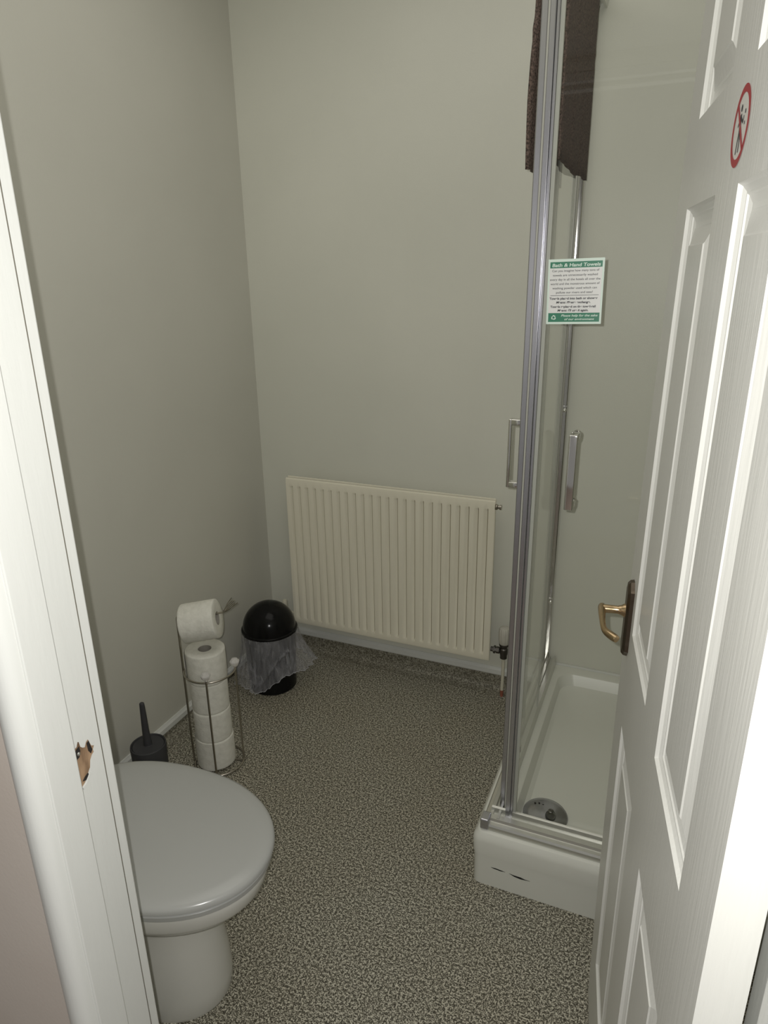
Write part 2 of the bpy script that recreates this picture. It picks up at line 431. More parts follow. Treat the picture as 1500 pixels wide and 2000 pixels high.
tube(bm, lev, [.0056+.0010*math.sin(i*.35) for i in range(len(lev))], n=16)
obj('handle_lever', bm, brass_m, hnd, smooth=40)
# keep the latch face on the far edge
obj('latch_plate', prism(bmesh.new(), [(-.011, .92), (-.011, .985), (.011, .985), (.011, .92)], lambda a_, b_, d: dp(DW+d, b_, -DT/2+a_), .001), brass_m, door)
# round sticker: red ring with a slash over a small figure dropping litter
SU, SZ, SR = .331, 1.653, .035
stk = thing('prohibition_sticker', 'round red-ringed prohibition sticker with a small black figure, on the white door above the handle', 'sticker', dp(SU, SZ, 0))
def sp(a_, b_, d): return dp(SU-a_, SZ+b_, .0003+d)
N_ = 56
bm = bmesh.new()
ci = [bm.verts.new(sp(SR*.98*math.cos(2*PI*i/N_), SR*.98*math.sin(2*PI*i/N_), .0)) for i in range(N_)]; bm.faces.new(ci)
obj('clear_disc', bm, mat('sticker_white', (.78,.76,.71), .35), stk)
bm = bmesh.new()
for i in range(N_):
    t0, t1 = 2*PI*i/N_, 2*PI*(i+1)/N_
    P = [(SR*math.cos(t0), SR*math.sin(t0)), (SR*math.cos(t1), SR*math.sin(t1)), (SR*.80*math.cos(t1), SR*.80*math.sin(t1)), (SR*.80*math.cos(t0), SR*.80*math.sin(t0))]
    bm.faces.new([bm.verts.new(sp(x, y, .0003)) for x, y in P])
def stroke(bm, a_, b_, w, d):
    a_, b_ = Vector(a_), Vector(b_); t = (b_-a_).normalized(); n_ = Vector((-t.y, t.x))*w/2
    bm.faces.new([bm.verts.new(sp(p.x, p.y, d)) for p in (a_+n_, b_+n_, b_-n_, a_-n_)])
k = SR
stroke(bm, (-.60*k, .60*k), (.60*k, -.60*k), .13*k, .0006)
obj('red_ring', bm, red_m, stk)
bm = bmesh.new()
for q in (((-.08,.30),(-.02,-.12),.17), ((-.04,.22),(.24,.06),.08), ((.24,.06),(.30,.22),.07), ((-.10,.24),(-.30,.02),.08), ((-.04,-.10),(-.12,-.36),.10), ((-.12,-.36),(-.18,-.66),.09), ((.0,-.10),(.12,-.36),.10), ((.12,-.36),(.10,-.64),.09), ((.36,.30),(.46,.30),.10), ((.42,.02),(.50,.02),.08)):
    stroke(bm, (q[0][0]*k, q[0][1]*k), (q[1][0]*k, q[1][1]*k), q[2]*k, .0004)
hd = [bm.verts.new(sp(-.10*k+.09*k*math.cos(2*PI*i/16), .45*k+.09*k*math.sin(2*PI*i/16), .0004)) for i in range(16)]; bm.faces.new(hd)
obj('black_figure', bm, ink_m, stk)

# ------------------------------------------------------------------ radiator
RX0, RX1, RZ0, RZ1, RY = -1.345, -.524, .160, .784, YB-.08
rad = thing('panel_radiator', 'cream ribbed panel radiator on the back wall', 'radiator', ((RX0+RX1)/2, YB-.04, RZ0))
bm = bmesh.new()
NF = 24; pitch_ = (RX1-RX0-.018)/NF
xs = [RX0+.0, RX0+.009]
cols = [(RX0, .006), (RX0+.003, .001), (RX0+.006, 0)]
for i in range(NF):
    x0 = RX0+.009+pitch_*i
    cols += [(x0+pitch_*f, d) for f, d in ((.06, 0), (.13, .0008), (.24, .0040), (.29, .0042), (.50, .0042), (.51, .0150), (.595, .0150), (.605, .0003), (.63, 0))]
cols += [(RX1-.006, 0), (RX1-.003, .001), (RX1, .006)]
rows = [(RZ0, 0, .006), (RZ0+.003, 0, .001), (RZ0+.008, 0, 0), (RZ0+.024, 0, 0), (RZ0+.030, .35, 0), (RZ0+.036, 1, 0), (RZ1-.040, 1, 0), (RZ1-.034, .35, 0), (RZ1-.029, 0, 0), (RZ1-.008, 0, 0), (RZ1-.003, 0, .001), (RZ1, 0, .006)]
grid = [[bm.verts.new((x, RY+max(d*w if 3 < i < len(cols)-3 else 0, e) if True else 0, z)) for i, (x, d) in enumerate(cols)] for z, w, e in rows]
for r0, r1 in zip(grid, grid[1:]):
    for i in range(len(cols)-1): bm.faces.new((r0[i], r0[i+1], r1[i+1], r1[i]))
obj('front_panel', bm, rad_m, rad, smooth=32)
bm = bmesh.new()
box(bm, RX0+.001, RX1-.001, RY+.0155, RY+.022, RZ0-.006, RZ1+.004, bev=.002)
obj('back_skin', bm, rad_m, rad)
bm = bmesh.new()
box(bm, RX0+.004, RX1-.004, RY+.018, RY+.024, RZ1-.030, RZ1-.012); box(bm, RX0+.004, RX1-.004, RY+.018, RY+.026, RZ0-.004, RZ0+.02)
for i in range(34):
    x = RX0+.03+i*(RX1-RX0-.06)/33
    box(bm, x, x+.0015, RY+.018, RY+.046, RZ0+.05, RZ1-.05)
obj('convector_fins', bm, rad_m, rad)
for x in (RX0+.12, RX1-.14):
    obj('wall_bracket', B(x, x+.03, RY+.018, YB-.0005, RZ0+.06, RZ1-.06), cream_m, rad)
bm = lathe(bmesh.new(), [(.010, RX1-.002), (.010, RX1+.006), (.006, RX1+.008), (.006, RX1+.014), (.009, RX1+.014), (.009, RX1+.020)], (0, RY+.014, RZ1-.024), n=16, ax='X')
obj('bleed_valve', bm, steel_m, rad, smooth=30)
# thermostatic valve at the right
VX, VY = -.476, YB-.048
bm = bmesh.new()
lathe(bm, [(.009, RX1-.001), (.009, RX1+.010), (.015, RX1+.010), (.015, RX1+.017), (.009, RX1+.017), (.009, RX1+.020), (.013, RX1+.020), (.013, RX1+.032), (.008, RX1+.034), (.008, VX)], (0, VY, .197), n=6, ax='X')
lathe(bm, [(.009, .165), (.013, .168), (.013, .182), (.015, .186), (.015, .206), (.012, .210), (.018, .222), (.018, .228)], (VX, VY, 0), n=20)
vb = obj('valve_body', bm, mat('old_nickel_valve', (.16,.15,.14), .35, 1.0), rad, smooth=30)
bm = bmesh.new()
prof = [(.016, .226), (.019, .232), (.0215, .25), (.022, .27), (.021, .286), (.018, .293), (.010, .296), (0.0005, .2965)]
lathe(bm, prof, (VX, VY, 0), n=36)
for v in bm.verts:
    a_ = math.atan2(v.co.y-VY, v.co.x-VX); r_ = math.hypot(v.co.x-VX, v.co.y-VY)
    if r_ > .012:
        k = 1-.07*(math.cos(a_*12) > 0.2); v.co.x = VX+(v.co.x-VX)*k; v.co.y = VY+(v.co.y-VY)*k
th_ = obj('thermostat_head', bm, mat('thermostat_plastic', (.60,.58,.51), .5), rad, smooth=20); th_['label'] = 'off white ribbed thermostat head'
bm = tube(bmesh.new(), [(VX, VY, .166), (VX+.001, VY, .10), (VX, VY, .03)], .0062, n=12)
obj('feed_pipe', bm, cream_m, rad, smooth=True)
bm = tube(bmesh.new(), [(VX, VY, .030), (VX, VY, .004)], .0064, n=12)
p_ = obj('pipe_end', bm, copper_m, rad, smooth=True); p_['label'] = 'reddish bare pipe end at the floor'
bm = lathe(bmesh.new(), [(.011, .000), (.011, .003), (.0065, .005)], (VX, VY, 0), n=16)
obj('pipe_collar', bm, chrome_m, rad, smooth=30)
# lockshield valve at the left
LX = -1.405
bm = bmesh.new()
lathe(bm, [(.007, LX), (.007, RX0+.001)], (0, VY, .185), n=12, ax='X')
lathe(bm, [(.008, .160), (.012, .164), (.012, .202), (.010, .206)], (LX, VY, 0), n=16)
obj('lockshield_body', bm, cream_m, rad, smooth=30)
bm = lathe(bmesh.new(), [(.011, .202), (.0125, .208), (.011, .232), (.008, .238), (.0005, .239)], (LX, VY, 0), n=18)
obj('lockshield_cap', bm, cream_m, rad, smooth=30)
bm = tube(bmesh.new(), [(LX, VY, .162), (LX, VY, .0)], .0062, n=12)
obj('feed_pipe', bm, cream_m, rad, smooth=True)

# ------------------------------------------------------------------ shower tray
TX, TY, TZ = -.353, 1.372, .168
tray = thing('shower_tray', 'white shower tray with chipped front side under the glass enclosure', 'shower tray', (.1, 1.8, 0))
bm = bmesh.new()
X1, Y1 = XR-.001, YB-.012
def ring(x0, x1, y0, y1, z, r, n=5):
    pts = []
    for cx, cy, a0 in ((x1-r, y1-r, 0), (x0+r, y1-r, PI/2), (x0+r, y0+r, PI), (x1-r, y0+r, 3*PI/2)):
        for i in range(n+1):
            t = a0+PI/2*i/n; pts.append((cx+r*math.cos(t), cy+r*math.sin(t), z))
    return [bm.verts.new(p) for p in pts]
def loft(rings, cap0=True, cap1=True):
    for A, D in zip(rings, rings[1:]):
        for i in range(len(A)): j = (i+1) % len(A); bm.faces.new((A[i], A[j], D[j], D[i]))
    if cap0: bm.faces.new(rings[0])
    if cap1: bm.faces.new(rings[-1])
R = [ring(TX+.005, X1, TY-.002+.005, Y1, 0, .018), ring(TX+.004, X1, TY+.002, Y1, .0985, .018), ring(TX+.0015, X1, TY-.0005, Y1, .1000, .02),
     ring(TX, X1, TY-.002, Y1, .142, .02), ring(TX+.003, X1-.002, TY+.001, Y1-.002, .154, .02), ring(TX+.010, X1-.008, TY+.008, Y1-.006, .164, .02), ring(TX+.020, X1-.012, TY+.018, Y1-.01, TZ, .02),
     ring(TX+.080, X1-.05, TY+.078, Y1-.045, TZ, .05), ring(TX+.086, X1-.056, TY+.082, Y1-.051, TZ-.003, .05), ring(TX+.098, X1-.07, TY+.090, Y1-.068, TZ-.036, .05), ring(TX+.110, X1-.085, TY+.098, Y1-.085, TZ-.044, .05), ring(TX+.2, X1-.2, TY+.20, Y1-.25, TZ-.048, .05)]
loft(R)
obj('tray_body', bm, tray_m, tray, smooth=28)
bm = bmesh.new()
def frontface(a_, b_, d): return (a_, TY+.0005-.0008-d, b_)
for poly in ([(-.300,.064),(-.288,.065),(-.272,.0635),(-.262,.062),(-.274,.0605),(-.292,.062)], [(-.252,.062),(-.238,.0605),(-.222,.0605),(-.212,.058),(-.198,.0575),(-.222,.0545),(-.238,.0565)]):
    prism(bm, poly, lambda a_, b_, d: (a_, TY+.0030-d, b_), .0012)
obj('chip', bm, crack_m, tray)
DX, DY, DZ = -.196, 1.540, TZ-.0455
bm = lathe(bmesh.new(), [(.060, DZ+.000), (.062, DZ+.004), (.058, DZ+.010), (.045, DZ+.016), (.028, DZ+.020), (.014, DZ+.022), (.0004, DZ+.0225)], (DX, DY, 0), n=48)
drain = obj('drain_cover', bm, mat('drain_steel', (.46,.46,.50), .22, 1.0), tray, smooth=40)
bm = lathe(bmesh.new(), [(.013, DZ+.016), (.0145, DZ+.024), (.012, DZ+.031), (.008, DZ+.036), (.0075, DZ+.040), (.0004, DZ+.043)], (DX+.018, DY-.018, 0), n=24)
obj('drain_knob', bm, mat('dark_chrome', (.20,.20,.19), .12, 1.0), drain, smooth=40)
bm = bmesh.new()
for i in range(4): sphere(bm, (DX-.03+.011*i, DY+.018+.002*(i % 2), DZ+.0215-.0012*abs(i-1.5)), .0026, sz=.5, u=10, v=6)
obj('drain_hole', bm, hole_m, drain)
# sealant bead at the wall
bm = B(TX, XR, YB-.013, YB, .146, .1675, bev=.004)
obj('sealant_bead', bm, gloss_m, tray)

# ------------------------------------------------------------------ shower enclosure
EZ0, EZ1 = TZ, 2.22
enc = thing('shower_enclosure', 'silver framed corner shower enclosure with clear sliding glass doors', 'shower enclosure', (.1, 1.8, TZ))
def profx(name, prof, x0, x1, m, parent, smooth=False):   # extruded along X, prof of (y,z)
    bm = bmesh.new(); A = [bm.verts.new((x0, y, z)) for y, z in prof]; D = [bm.verts.new((x1, y, z)) for y, z in prof]
    bm.faces.new(A); bm.faces.new(D)
    for i in range(len(prof)): j = (i+1) % len(prof); bm.faces.new((A[i], A[j], D[j], D[i]))
    return obj(name, bm, m, parent, smooth=smooth)
def profy(name, prof, y0, y1, m, parent):
    bm = bmesh.new(); A = [bm.verts.new((x, y0, z)) for x, z in prof]; D = [bm.verts.new((x, y1, z)) for x, z in prof]
    bm.faces.new(A); bm.faces.new(D)
    for i in range(len(prof)): j = (i+1) % len(prof); bm.faces.new((A[i], A[j], D[j], D[i]))
    return obj(name, bm, m, parent)
Z = TZ
rail_white = mat('rail_satin_silver', (.66,.66,.62), .3, .85)
pf = [(1.388, Z+.0005), (1.388, Z+.012), (1.391, Z+.017), (1.402, Z+.019), (1.404, Z+.026), (1.418, Z+.028), (1.420, Z+.020), (1.432, Z+.020), (1.434, Z+.034), (1.440, Z+.036), (1.444, Z+.030), (1.446, Z+.0005)]
profx('front_bottom_rail', pf, -.318, XR-.002, rail_white, enc)
ps = [(-.333, Z+.0005), (-.333, Z+.014), (-.330, Z+.018), (-.322, Z+.020), (-.320, Z+.026), (-.311, Z+.026), (-.309, Z+.018), (-.300, Z+.018), (-.298, Z+.030), (-.292, Z+.030), (-.288, Z+.0005)]
profy('side_bottom_rail', ps, 1.405, YB-.014, rail_white, enc)
bm = B(-.336, -.314, 1.385, 1.418, Z+.0005, Z+.032, bev=.003); obj('corner_block', bm, alu_m, enc)
profx('front_top_rail', [(y, EZ1-(z-Z)) for y, z in pf], -.318, XR-.002, rail_white, enc)
profy('side_top_rail', [(x, EZ1-(z-Z)) for x, z in ps], 1.405, YB-.001, rail_white, enc)
bm = B(-.336, -.314, 1.385, 1.418, EZ1-.032, EZ1, bev=.003); obj('corner_block', bm, alu_m, enc)
# wall channels
bm = bmesh.new()
box(bm, -.352, -.334, YB-.030, YB-.001, Z+.004, EZ1, bev=.002); box(bm, -.333, -.314, YB-.034, YB-.001, Z+.004, EZ1, bev=.004)
wp = obj('wall_channel', bm, mat('polished_silver_channel', (.62,.61,.60), .14, 1.0), enc)
for z in (.42, 1.10, 1.85):
    bm = bmesh.new(); sphere(bm, (-.322, YB-.036, z), .006, u=12, v=8); box(bm, -.331, -.315, YB-.0345, YB-.030, z+.012, z+.015)
    obj('screw_cap', bm, chrome_m, wp, smooth=True)
bm = B(XR-.03, XR-.001, 1.40, 1.43, Z+.03, EZ1, bev=.003); obj('wall_channel', bm, alu_m, enc)
# fixed side panel and fixed front panel
bm = B(-.3285, -.3225, 1.86, YB-.034, Z+.026, EZ1-.03); fx = obj('fixed_glass_panel', bm, glass_m, enc)
bm = B(-.330, -.321, 1.850, 1.862, Z+.026, EZ1-.03, bev=.001); obj('edge_strip', bm, seal_m, fx)
bm = B(.10, XR-.03, 1.409, 1.415, Z+.030, EZ1-.03); fx2 = obj('fixed_glass_panel', bm, glass_m, enc)
# sliding doors
sd = obj('sliding_side_door', B(-.298, -.292, 1.482, 1.92, Z+.032, EZ1-.034), glass_m, enc)
bm = bmesh.new(); box(bm, -.3025, -.2895, 1.458, 1.484, Z+.006, EZ1-.03, bev=.002)
obj('door_edge_profile', bm, alu_m, sd)
obj('edge_strip', B(-.2975, -.2925, 1.92, 1.927, Z+.032, EZ1-.034), seal_m, sd)
bm = B(-.2885, -.2825, 1.450, 1.462, Z+.012, EZ1-.03, bev=.001); obj('magnetic_seal', bm, mat('white_magnet_seal', (.50,.50,.44), .35), sd)
fd = obj('sliding_front_door', B(-.262, .17, 1.437, 1.443, Z+.036, EZ1-.034), glass_m, enc)
bm = bmesh.new(); box(bm, -.2815, -.2705, 1.430, 1.450, Z-.0+.004, EZ1-.03, bev=.0016); box(bm, -.2695, -.2640, 1.432, 1.448, Z+.004, EZ1-.03, bev=.0012)
obj('door_edge_profile', bm, alu_m, fd)
obj('edge_strip', B(-.2635, -.2560, 1.4365, 1.4435, Z+.03, EZ1-.034), seal_m, fd)
def d_handle(parent, P, m=chrome_m):
    """P(s, t, z): s along the glass, t out of it"""
    bm = bmesh.new()
    z0, z1 = 1.052, 1.212
    def bx(s0, s1, t0, t1, a_, b_):
        vs = [P(s, t, z) for s in (s0, s1) for t in (t0, t1) for z in (a_, b_)]
        x = [v[0] for v in vs]; y = [v[1] for v in vs]; zz = [v[2] for v in vs]
        box(bm, min(x), max(x), min(y), max(y), min(zz), max(zz), bev=.0025, seg=3)
    bx(-.009, .009, .033, .041, z0, z1)
    bx(-.009, .009, .001, .036, z1-.014, z1); bx(-.009, .009, .001, .036, z0, z0+.014)
    return obj('pull_handle', bm, m, parent, smooth=40)
d_handle(fd, lambda s, t, z: (-.180+s, 1.437-t, z))
d_handle(sd, lambda s, t, z: (-.298-t, 1.520+s, z))
for zz in (1.059, 1.205):
    obj('handle_stud', lathe(bmesh.new(), [(.008, 1.4435), (.008, 1.450), (.006, 1.452)], (-.180, 0, zz), n=16, ax='Y'), chrome_m, fd, smooth=30)
    obj('handle_stud', lathe(bmesh.new(), [(.006, -.2915), (.006, -.286), (.005, -.284)], (0, 1.520, zz), n=16, ax='X'), chrome_m, sd, smooth=30)
for (x, y, z) in ((-.300, 1.500, Z+.05),): obj('roller_clip', B(x-.003, x+.004, 1.4865, 1.500, z, z+.03, bev=.001), chrome_m, sd)
for z in (.245, .315):
    obj('guide_clip', B(-.2915, -.285, 1.62, 1.628, z, z+.02, bev=.001), chrome_m, sd) if z < .3 else None

# towel over the side rail
bm = bmesh.new()
NX, NZ = 40, 60
y0, y1 = 1.600, 2.025
rows = []
path = [( -.283, 1.742)]
zt = EZ1+.006
for k in range(24): path.append((-.283, 1.747+(zt-1.747)*(k+1)/24))
for k in range(1, 8):
    t = PI*k/8; path.append((-.3115+.0285*math.cos(t), zt+.008*math.sin(t)))
for k in range(25): path.append((-.3395-.006*min(1, max(0,(k-8))/10), zt-(zt-1.727)*k/24))
for i, (x, z) in enumerate(path):
    row = []
    for j in range(NX+1):
        v = j/NX; y = y0+(y1-y0)*v
        amp = min(1, abs(i-28)/14)
        w = .0045*math.sin(v*17+.6)*amp + .003*math.sin(v*41+z*6)*amp
        if i < 26: w = .35*w
        sc = .004*math.sin(z*190)*(1 if z > 1.95 and v in (0, 1) else 0)
        row.append(bm.verts.new((x+w, y+sc+(.010*math.sin(z*9) if i > 30 else 0), z+(.004*math.sin(v*9) if i in (0, len(path)-1) else 0))))
    rows.append(row)
for A, D in zip(rows, rows[1:]):
    for j in range(NX): bm.faces.new((A[j], A[j+1], D[j+1], D[j]))
tw = obj('hand_towel', bm, towel_m, smooth=60)
sm = tw.modifiers.new('thick', 'SOLIDIFY'); sm.thickness = .0075; sm.offset = 0
tag(tw, 'dark brown towel hung over the top of the glass shower enclosure', 'towel')

# notice card on the front glass
cd = thing('notice_card', 'white and green towel notice card stuck on the shower glass', 'sign', (-.2025, 1.435, 1.425))
CX0, CX1, CZ0, CZ1, CY = -.2565, -.1515, 1.4255, 1.5465, 1.4345
cl = math.radians(-1.2)
def cp(a_, b_, d=0):
    """a 0..1 across, b 0..1 up"""
    x = (a_-.5)*(CX1-CX0); z = (b_-.5)*(CZ1-CZ0)
    return ((CX0+CX1)/2+x*math.cos(cl)+z*math.sin(cl), CY-.0012-d, (CZ0+CZ1)/2-x*math.sin(cl)+z*math.cos(cl))
def cq(bm, a0, a1, b0, b1, d):
    bm.faces.new([bm.verts.new(cp(a_, b_, d)) for a_, b_ in ((a0, b0), (a1, b0), (a1, b1), (a0, b1))]); return bm
bm = bmesh.new()
A = [bm.verts.new(cp(a_, b_, 0)) for a_, b_ in ((0,0),(1,0),(1,1),(0,1))]; D = [bm.verts.new((v.co.x, CY+.0022, v.co.z)) for v in A]
bm.faces.new(A); bm.faces.new(D)
for i in range(4): j = (i+1) % 4; bm.faces.new((A[i], A[j], D[j], D[i]))
body = obj('card_body', bm, card_m, cd)
obj('card_border', cq(cq(cq(cq(bmesh.new(), 0,1,0,.035,.0001), 0,1,.955,1,.0001), 0,.03,.035,.955,.0001), .965,1,.035,.955,.0001), mint_m, cd)
top = obj('heading_band', cq(bmesh.new(), .035, .965, .865, .958, .0002), green_m, cd)
bot = obj('footer_band', cq(bmesh.new(), .035, .965, .035, .175, .0002), green_m, cd)
W_, H_ = CX1-CX0, CZ1-CZ0
def tf(a_, b_, d): return cp(.5+a_/W_, b_/H_, .0003+d)
obj('heading_text', text_bm([('Bath & Hand Towels', .0085, 0, .884*H_, .86*W_, .1, .0002)], tf), mint_m, top)
L1 = ['Can you imagine how many tons of', 'towels are unnecessarily washed', 'every day in all the hotels all over the', 'world and the monstrous amount of', 'washing powder used which can', 'pollute our rivers and seas?']
Wd = [.84, .80, .90, .88, .80, .66]
lines = [(s, .0056, -.008*W_, (.808-.066*i)*H_, Wd[i]*W_, 0, .00003) for i, s in enumerate(L1)]
obj('body_text', text_bm(lines, tf), ink_m, body)
obj('divider_line', cq(bmesh.new(), .06, .93, .4435, .4495, .0003), ink_m, body)
L2 = [('Towels placed into bath or shower', .87, 0, .385), ('Means: Please exchange.', .62, .25, .325), ('Towels replaced on the towel-rail', .82, 0, .258), ("Means: I'll use it again.", .56, .25, .200)]
obj('instruction_text', text_bm([(s, .0056, -.02*W_, b*H_, w*W_, sh, .00018) for s, w, sh, b in L2], tf), ink_m, body)
obj('footer_text', text_bm([('Please help for the sake', .0058, .10*W_, .118*H_, .66*W_, .25, .0001), ('of our environment', .0058, .10*W_, .062*H_, .54*W_, .25, .0001)], tf), mint_m, bot)
bm = bmesh.new()   # three chasing arrows
for k in range(3):
    a0 = math.radians(90+120*k)
    def rr(x, y): return (x*math.cos(a0-PI/2)-y*math.sin(a0-PI/2), x*math.sin(a0-PI/2)+y*math.cos(a0-PI/2))
    for poly in ([(-.0026,.0020),(-.0012,.0046),(.0012,.0046),(.0020,.0032),(.0008,.0026),(-.0006,.0030),(-.0016,.0013)], [(.0003,.0021),(.0033,.0038),(.0031,.0010)]):
        bm.faces.new([bm.verts.new(tf(-.365*W_+rr(x, y)[0], .104*H_+rr(x, y)[1], 0)) for x, y in poly])
obj('recycling_symbol', bm, mint_m, bot)

# ------------------------------------------------------------------ toilet
toi = thing('toilet', 'white close coupled toilet with its lid down beside the doorway', 'toilet', (-1.1, .865, 0))
TCY = .865
def egg(xf, xb, hw, z, n=72, xc=None, e=2.35):
    xc = xc if xc is not None else xf-.27*(xf-xb)/.45 if False else xf-.265
    pts = []
    for i in range(n):
        t = 2*PI*i/n; c_, s_ = math.cos(t), math.sin(t)
        a_ = (xf-xc) if c_ > 0 else (xc-xb)
        ee = 2.05 if c_ > 0 else e
        pts.append((xc+a_*math.copysign(abs(c_)**(2/ee), c_), TCY+hw*math.copysign(abs(s_)**(2/ee), s_), z))
    return pts
def eggloft(secs, cap0=True, cap1=True):
    bm = bmesh.new(); R = []
    for s in secs: R.append([bm.verts.new(p) for p in egg(*s[:4], **(s[4] if len(s) > 4 else {}))])
    for A, D in zip(R, R[1:]):
        for i in range(len(A)): j = (i+1) % len(A); bm.faces.new((A[i], A[j], D[j], D[i]))
    if cap0: bm.faces.new(R[0])
    if cap1: bm.faces.new(R[-1])
    return bm
xf = -.638; xb = -1.175
K = dict(xc=-.895)
bm = eggloft([(xf-.004, xb, .184, .4175, K), (xf, xb-.002, .188, .4205, K), (xf, xb-.002, .188, .427, K), (xf-.003, xb, .185, .432, K), (xf-.010, xb+.008, .178, .4355, K), (xf-.030, xb+.03, .158, .4385, K), (xf-.09, xb+.08, .10, .442, K), (xf-.17, xb+.13, .04, .4435, K)])
obj('lid', bm, seat_m, toi, smooth=50)
bm = eggloft([(xf-.010, xb, .179, .398, K), (xf-.005, xb, .183, .4005, K), (xf-.004, xb, .184, .411, K), (xf-.010, xb, .179, .4155, K)])
obj('seat', bm, seat_m, toi, smooth=50)
Kb = dict(xc=-.93, e=2.2)
bm = eggloft([(-.775, -1.20, .110, 0, Kb), (-.770, -1.20, .112, .010, Kb), (-.768, -1.20, .112, .05, Kb), (-.774, -1.20, .110, .11, Kb), (-.786, -1.20, .107, .18, Kb), (-.795, -1.20, .108, .235, Kb), (-.790, -1.20, .116, .275, Kb), (-.765, -1.20, .132, .302, Kb), (-.735, -1.20, .146, .316, Kb),
              (-.690, -1.20, .158, .324, Kb), (-.672, -1.20, .167, .334, Kb), (-.658, -1.20, .173, .352, Kb), (-.652, -1.19, .172, .375, Kb), (-.650, -1.19, .170, .392, Kb), (-.656, -1.19, .164, .3975, Kb)])
obj('bowl', bm, ceramic_m, toi, smooth=60)
for ya in (TCY-.10, TCY+.06):
    obj('lid_hinge', lathe(bmesh.new(), [(.012, ya), (.012, ya+.04)], (-1.125, 0, .412), n=16, ax='Y'), chrome_m, toi, smooth=30)
obj('cistern', B(XL+.004, -1.262, TCY-.18, TCY+.17, .398, .76, bev=.02, seg=4), ceramic_m, toi, smooth=40)
obj('cistern_shelf', B(XL+.004, -1.20, TCY-.12, TCY+.12, .20, .397, bev=.02, seg=3), ceramic_m, toi, smooth=40)
obj('cistern_lid', B(XL+.002, -1.252, TCY-.19, TCY+.18, .7605, .79, bev=.01, seg=3), ceramic_m, toi, smooth=40)
obj('flush_button', lathe(bmesh.new(), [(.022, .7905), (.022, .795), (.018, .798), (.0005, .799)], (-1.37, TCY, 0), n=24), chrome_m, toi, smooth=30)

# ------------------------------------------------------------------ toilet brush
BX, BY = -1.388, 1.352
tb = thing('toilet_brush', 'dark grey toilet brush in a round holder behind the toilet', 'toilet brush', (BX, BY, 0))
bm = lathe(bmesh.new(), [(.049, 0), (.051, .003), (.053, .10), (.0545, .142), (.0535, .148), (.051, .1495), (.049, .147), (.0485, .1445)], (BX, BY, 0), n=48, close=False); bm.faces.new([v for v in bm.verts][:48])
obj('holder', bm, brush_m, tb, smooth=35)
bm = lathe(bmesh.new(), [(.0483, .142), (.047, .1455), (.014, .1475), (.011, .150)], (BX, BY, 0), n=40)
obj('holder_cap', bm, brush_m, tb, smooth=35)
bm = tube(bmesh.new(), smooth_path([(BX, BY, .146), (BX-.002, BY, .19), (BX-.003, BY+.002, .25), (BX-.004, BY+.003, .288), (BX-.004, BY+.003, .296)], 1), [.0130,.0122,.0112,.0102,.0094,.0086,.0080,.0074,.0070,.0050][:len(smooth_path([0]*0+[(0,0,0)]*5,1))], n=16)
obj('handle', bm, brush_m, tb, smooth=40)

# ------------------------------------------------------------------ roll holder and rolls
HX, HY = -1.252, 1.517
stand = thing('toilet_roll_holder', 'freestanding chrome wire holder for toilet rolls', 'toilet roll holder', (HX, HY, 0))
RR = .079
def ringpts(r, z, n=48, a0=0, a1=2*PI, closed=True):
    k = n if closed else n+1
    return [(HX+r*math.cos(a0+(a1-a0)*i/n), HY+r*math.sin(a0+(a1-a0)*i/n), z) for i in range(k)]
obj('base_ring', tube(bmesh.new(), ringpts(RR, .006), .0032, n=10, closed=True), steel_m, stand, smooth=True)
# angles of the posts as seen from the doorway
def pp(a_, r, z): return (HX+r*math.cos(a_), HY+r*math.sin(a_), z)
AL, AF, AR = math.radians(203), math.radians(-62), math.radians(24)
obj('upper_ring', tube(bmesh.new(), ringpts(RR, .352, 60, math.radians(150), math.radians(415), closed=False), .0032, n=10), steel_m, stand, smooth=True)
obj('base_cross', tube(tube(bmesh.new(), [pp(AL, RR, .006), pp(AL+PI, RR, .006)], .0028, n=8), [pp(AF, RR, .006), pp(AF+PI, RR, .006)], .0028, n=8), steel_m, stand, smooth=True)
def post(a_, r, z1): return tube(bmesh.new(), [pp(a_, r, .003), pp(a_, r, z1)], .0032, n=10)
pf_ = obj('post', post(AF, RR+.0, .362), steel_m, stand, smooth=True)
pr_ = obj('post', post(AR, RR+.0, .362), steel_m, stand, smooth=True)
AZ = .541      # arm height
AD = Vector((math.cos(AR), math.sin(AR), 0))
base = Vector(pp(AL, RR+.006, .003)); top_ = Vector((base.x, base.y, AZ-.012))
AT = (AD+Vector((0,0,.16))).normalized()
e_ = Vector((HX, HY, AZ))+AT*.060
path = [base, Vector((base.x, base.y, AZ-.03)), Vector((base.x, base.y, AZ)), Vector((base.x, base.y, AZ))+AD*.02, Vector((HX, HY, AZ)), e_]
obj('tall_post_and_arm', tube(bmesh.new(), [path[0]]+[Vector((base.x, base.y, .1*i)) for i in range(1, 5)]+smooth_path(path[1:], 3), .0032, n=10), steel_m, stand, smooth=True)
